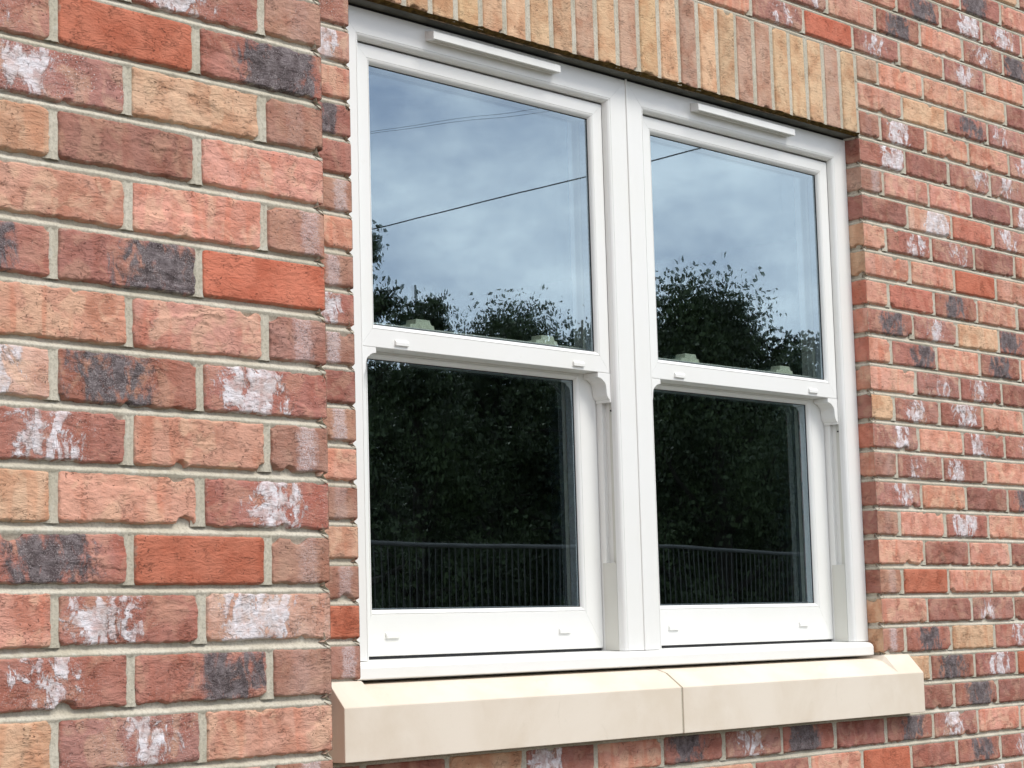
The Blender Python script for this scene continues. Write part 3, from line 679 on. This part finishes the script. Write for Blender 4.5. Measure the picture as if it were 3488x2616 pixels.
# ------------------------------------------------------------------ what the panes mirror
MC = Vector((-4.516, 3.04, -1.2636))           # the eye mirrored in the glass: a bearing seen in the pane
def at(deg, dist, z=-2.86):
    a = R_(deg); return Vector((MC.x+dist*math.sin(a), MC.y-dist*math.cos(a), z))
def tree(name, loc, h, cr, label, seed, nleaf=9000, low=.15, lobes=7, leaf=.085, group=None, spread=1.0, open_=.5):
    h_top = h; h = h/.85; r0 = random.Random(seed); root = empty(name, loc); tag(root, label, 'tree', group)
    tr = MB(); top = Vector((r0.uniform(-.15, .15), r0.uniform(-.15, .15), h*.62))
    trunk = [Vector((0, 0, 0)).lerp(top, t) + Vector((math.sin(t*5+seed)*.06, math.cos(t*4+seed)*.06, 0))*t for t in np.linspace(0, 1, 9)]
    tr.tube(trunk, [max(.012, .12*h/5*(1-t)**.8) for t in np.linspace(0, 1, 9)], 8)
    tips = []
    nb = int(22*spread)+8
    for b in range(nb):
        t = low + (1-low)*(b+.5)/nb; base = trunk[0].lerp(top, t) if False else trunk[min(8, int(t*8))]
        a = b*2.4+r0.uniform(-.4, .4); env = (math.sin(math.pi*min(1, (t-low*.5)/(1-low*.4))**.75)+.22)
        ln = cr*env*r0.uniform(.6, 1.12)
        end = base + Vector((math.cos(a)*ln, math.sin(a)*ln, ln*r0.uniform(.25, .8)))
        md = base.lerp(end, .5)+Vector((0, 0, -.05*ln))
        tr.tube([base, md, end], [.03*h/5*(1-t*.6), .018*h/5, .005], 5)
        tips.append((base, md, end))
        for s_ in range(3):
            p = md.lerp(end, r0.random()); e2 = p + Vector((r0.gauss(0, 1), r0.gauss(0, 1), r0.gauss(.4, .7))).normalized()*ln*r0.uniform(.2, .45)
            tr.tube([p, p.lerp(e2, .5)+Vector((0, 0, .02)), e2], [.009, .006, .003], 4); tips.append((p, p.lerp(e2, .6), e2))
    tr.build('trunk', M_bark, root)
    # leaves in clumps along the outer half of each limb
    g_ = np.random.default_rng(seed); segs = np.array([[list(a), list(b), list(c)] for a, b, c in tips])
    ncl = 420                                        # leaf clumps sitting on the twigs
    ci = g_.integers(0, len(segs), ncl); ct = g_.random(ncl)**.6; q = segs[ci]
    cc = q[:, 0]*((1-ct)**2)[:, None] + q[:, 1]*(2*ct*(1-ct))[:, None] + q[:, 2]*(ct**2)[:, None]
    cs_ = (.07+.11*g_.random(ncl))*cr
    idx = g_.integers(0, ncl, nleaf)
    ctr = cc[idx] + np.clip(g_.normal(0, 1, (nleaf, 3)), -1.7, 1.7)*cs_[idx][:, None]*np.array([1, 1, .75])*(.8+.5*open_)
    root.scale = (1, 1, h_top/np.percentile(ctr[:, 2], 99.6))
    d = g_.normal(0, 1, (nleaf, 3)); d[:, 2] -= .5; d /= np.linalg.norm(d, axis=1)[:, None]
    s2 = np.cross(d, g_.normal(0, 1, (nleaf, 3))); s2 /= np.linalg.norm(s2, axis=1)[:, None]
    ll = leaf*(.6+.8*g_.random((nleaf, 1))); ww = ll*.30
    nn = np.cross(d, s2)
    V = np.stack([ctr, ctr+d*ll*.45+s2*ww+nn*ww*.3, ctr+d*ll, ctr+d*ll*.45-s2*ww+nn*ww*.3], 1).reshape(-1, 3)
    Fq = np.arange(nleaf*4).reshape(-1, 4)
    fm = (g_.random(nleaf) < .35).astype(int)
    meshobj('crown', V, Fq, [M_leafA, M_leafB], root, fm=fm)
    return root
TG = 'trees mirrored in the panes'
tree('garden_tree', at(42.9, 16.0), 4.75, .48, 'slim dark tree mirrored at the left edge of the left upper pane', 3, 8000, .12, group=TG, leaf=.040)
tree('garden_tree', at(44.6, 21), 4.95, .85, 'spiky dark tree mirrored above the left lock of the left upper pane', 5, 32000, .10, group=TG, leaf=.045)
tree('garden_tree', at(46.9, 24), 5.3, 1.5, 'round bushy tree mirrored in the middle of the left upper pane', 8, 52000, .08, group=TG, leaf=.045)
tree('garden_tree', at(49.2, 23), 4.95, 1.2, 'low loose tree mirrored at the right edge of the left upper pane', 9, 24000, .08, group=TG, leaf=.050)
tree('garden_tree', at(53.1, 20), 4.95, 1.15, 'tall leafy tree mirrored in the middle of the right upper pane', 12, 42000, .08, group=TG, leaf=.045, open_=.8)
tree('garden_tree', at(51.2, 21), 4.75, .85, 'leafy tree mirrored at the left edge of the right upper pane', 15, 24000, .08, group=TG, leaf=.045)
tree('garden_tree', at(55.0, 22), 4.45, .9, 'thin small tree mirrored at the right edge of the right upper pane', 21, 14000, .08, group=TG, leaf=.050)
M_hedgeA = simple('hedge_leaf_dark', (.012, .014, .009), .85, .2, 0, 2.2, .4)
M_hedgeB = simple('hedge_leaf', (.015, .019, .010), .85, .2, 0, 2.2, .4)
# hedge closing the view under the crowns
hg = np.random.default_rng(33); nl = 300000
def hedge():
    a = at(20, 31); b = at(76, 27); ax = (b-a); t = hg.random(nl)
    base = np.array(a)[None, :] + np.array(ax)[None, :]*t[:, None]
    nrm = np.array([ax.y, -ax.x, 0])/math.hypot(ax.x, ax.y)
    hh = 5.0+.3*fbm(t*14, t*0, 5, 3)
    z_ = hg.random(nl)**.8*hh
    ctr = base + nrm[None, :]*hg.normal(0, .35, (nl, 1)); ctr[:, 2] = -2.86+z_
    d = hg.normal(0, 1, (nl, 3)); d /= np.linalg.norm(d, axis=1)[:, None]; s2 = np.cross(d, hg.normal(0, 1, (nl, 3))); s2 /= np.linalg.norm(s2, axis=1)[:, None]
    ll = .07; ww = .026
    V = np.stack([ctr, ctr+d*ll*.5+s2*ww, ctr+d*ll, ctr+d*ll*.5-s2*ww], 1).reshape(-1, 3)
    root = empty('hedge', a); V = V-np.array(a)[None, :]
    meshobj('foliage', V, np.arange(nl*4).reshape(-1, 4), [M_hedgeA, M_hedgeB], root, fm=(hg.random(nl) < .25).astype(int))
    core = MB(); n_ = Vector(nrm)
    P = [Vector((0, 0, 0))-n_*.3, Vector((0, 0, 0))+n_*.3, ax+n_*.3, ax-n_*.3]
    core.add([tuple(p) for p in P]+[tuple(p+Vector((0, 0, 4.6))) for p in P], [(0,1,2,3),(4,5,6,7),(0,1,5,4),(1,2,6,5),(2,3,7,6),(3,0,4,7)])
    core.build('stem_mass', M_leafA, root)
    tag(root, 'tall dark hedge mirrored behind the board fence in the lower panes', 'hedge')
hedge()
# metal railing
f0_, f1_ = at(43.7, 12.0), at(54.9, 15.8); fa, fb_ = f0_.lerp(f1_, -2.2), f0_.lerp(f1_, 2.6); fd = fb_-fa; fl_ = fd.length
fe = empty('metal_railing', fa); tag(fe, 'thin grey metal railing with close uprights mirrored low in the lower panes', 'railing')
fe.rotation_euler = (0, 0, math.atan2(fd.y, fd.x))
bf = MB(); q = 0.0
while q < fl_:
    bf.tube([(q, 0, .10), (q+rnd.uniform(-.004, .004), 0, 2.15)], .0034, 6); q += .062
bf.build('uprights', M_rail, fe)
rf = MB(); rf.tube([(fl_*t, 0, 2.155-.03*math.sin(math.pi*((t*5) % 1))) for t in np.linspace(0, 1, 90)], .013, 8); rf.build('top_rail', M_rail, fe)
rf = MB(); rf.tube([(0, 0, .10), (fl_, 0, .10)], .012, 8); rf.build('bottom_rail', M_rail, fe)
q = 0.0
while q < fl_:
    pf = MB(); pf.tube([(q, 0, 0), (q, 0, 2.18)], .016, 8); pf.build('post', M_rail, fe); q += 3.15
# overhead cables
def pix_dir(u, v):
    d = F + R2*((u-1744)/7034.7) - U2*((v-1308)/7034.7); return Vector((d.x, -d.y, d.z))
def cable(pa, pb, h, r, label, sag=0.0):
    def hit(p):
        d = pix_dir(*p); return MC + d*((h-MC.z)/d.z)
    a, b = hit(pa), hit(pb); a2 = a+(a-b)*2.2; b2 = b+(b-a)*1.6
    pts = [a2.lerp(b2, t)+Vector((0, 0, -sag*4*t*(1-t)+sag*.9)) for t in np.linspace(0, 1, 40)]
    mb = MB(); mb.tube([p-pts[0] for p in pts], r, 6); o = mb.build('overhead_cable', M_cable); o.location = pts[0]
    tag(o, label, 'cable', 'cables mirrored in the upper panes')
cable((1310, 765), (2390, 505), 3.0, .0065, 'single thick cable mirrored slanting across the middle of the left upper pane', .12)
cable((1265, 450), (1830, 368), 5.0, .0022, 'upper of the two faint thin cables mirrored near the top of the left upper pane')
cable((1265, 456), (1830, 382), 4.9, .0022, 'lower of the two faint thin cables mirrored near the top of the left upper pane')
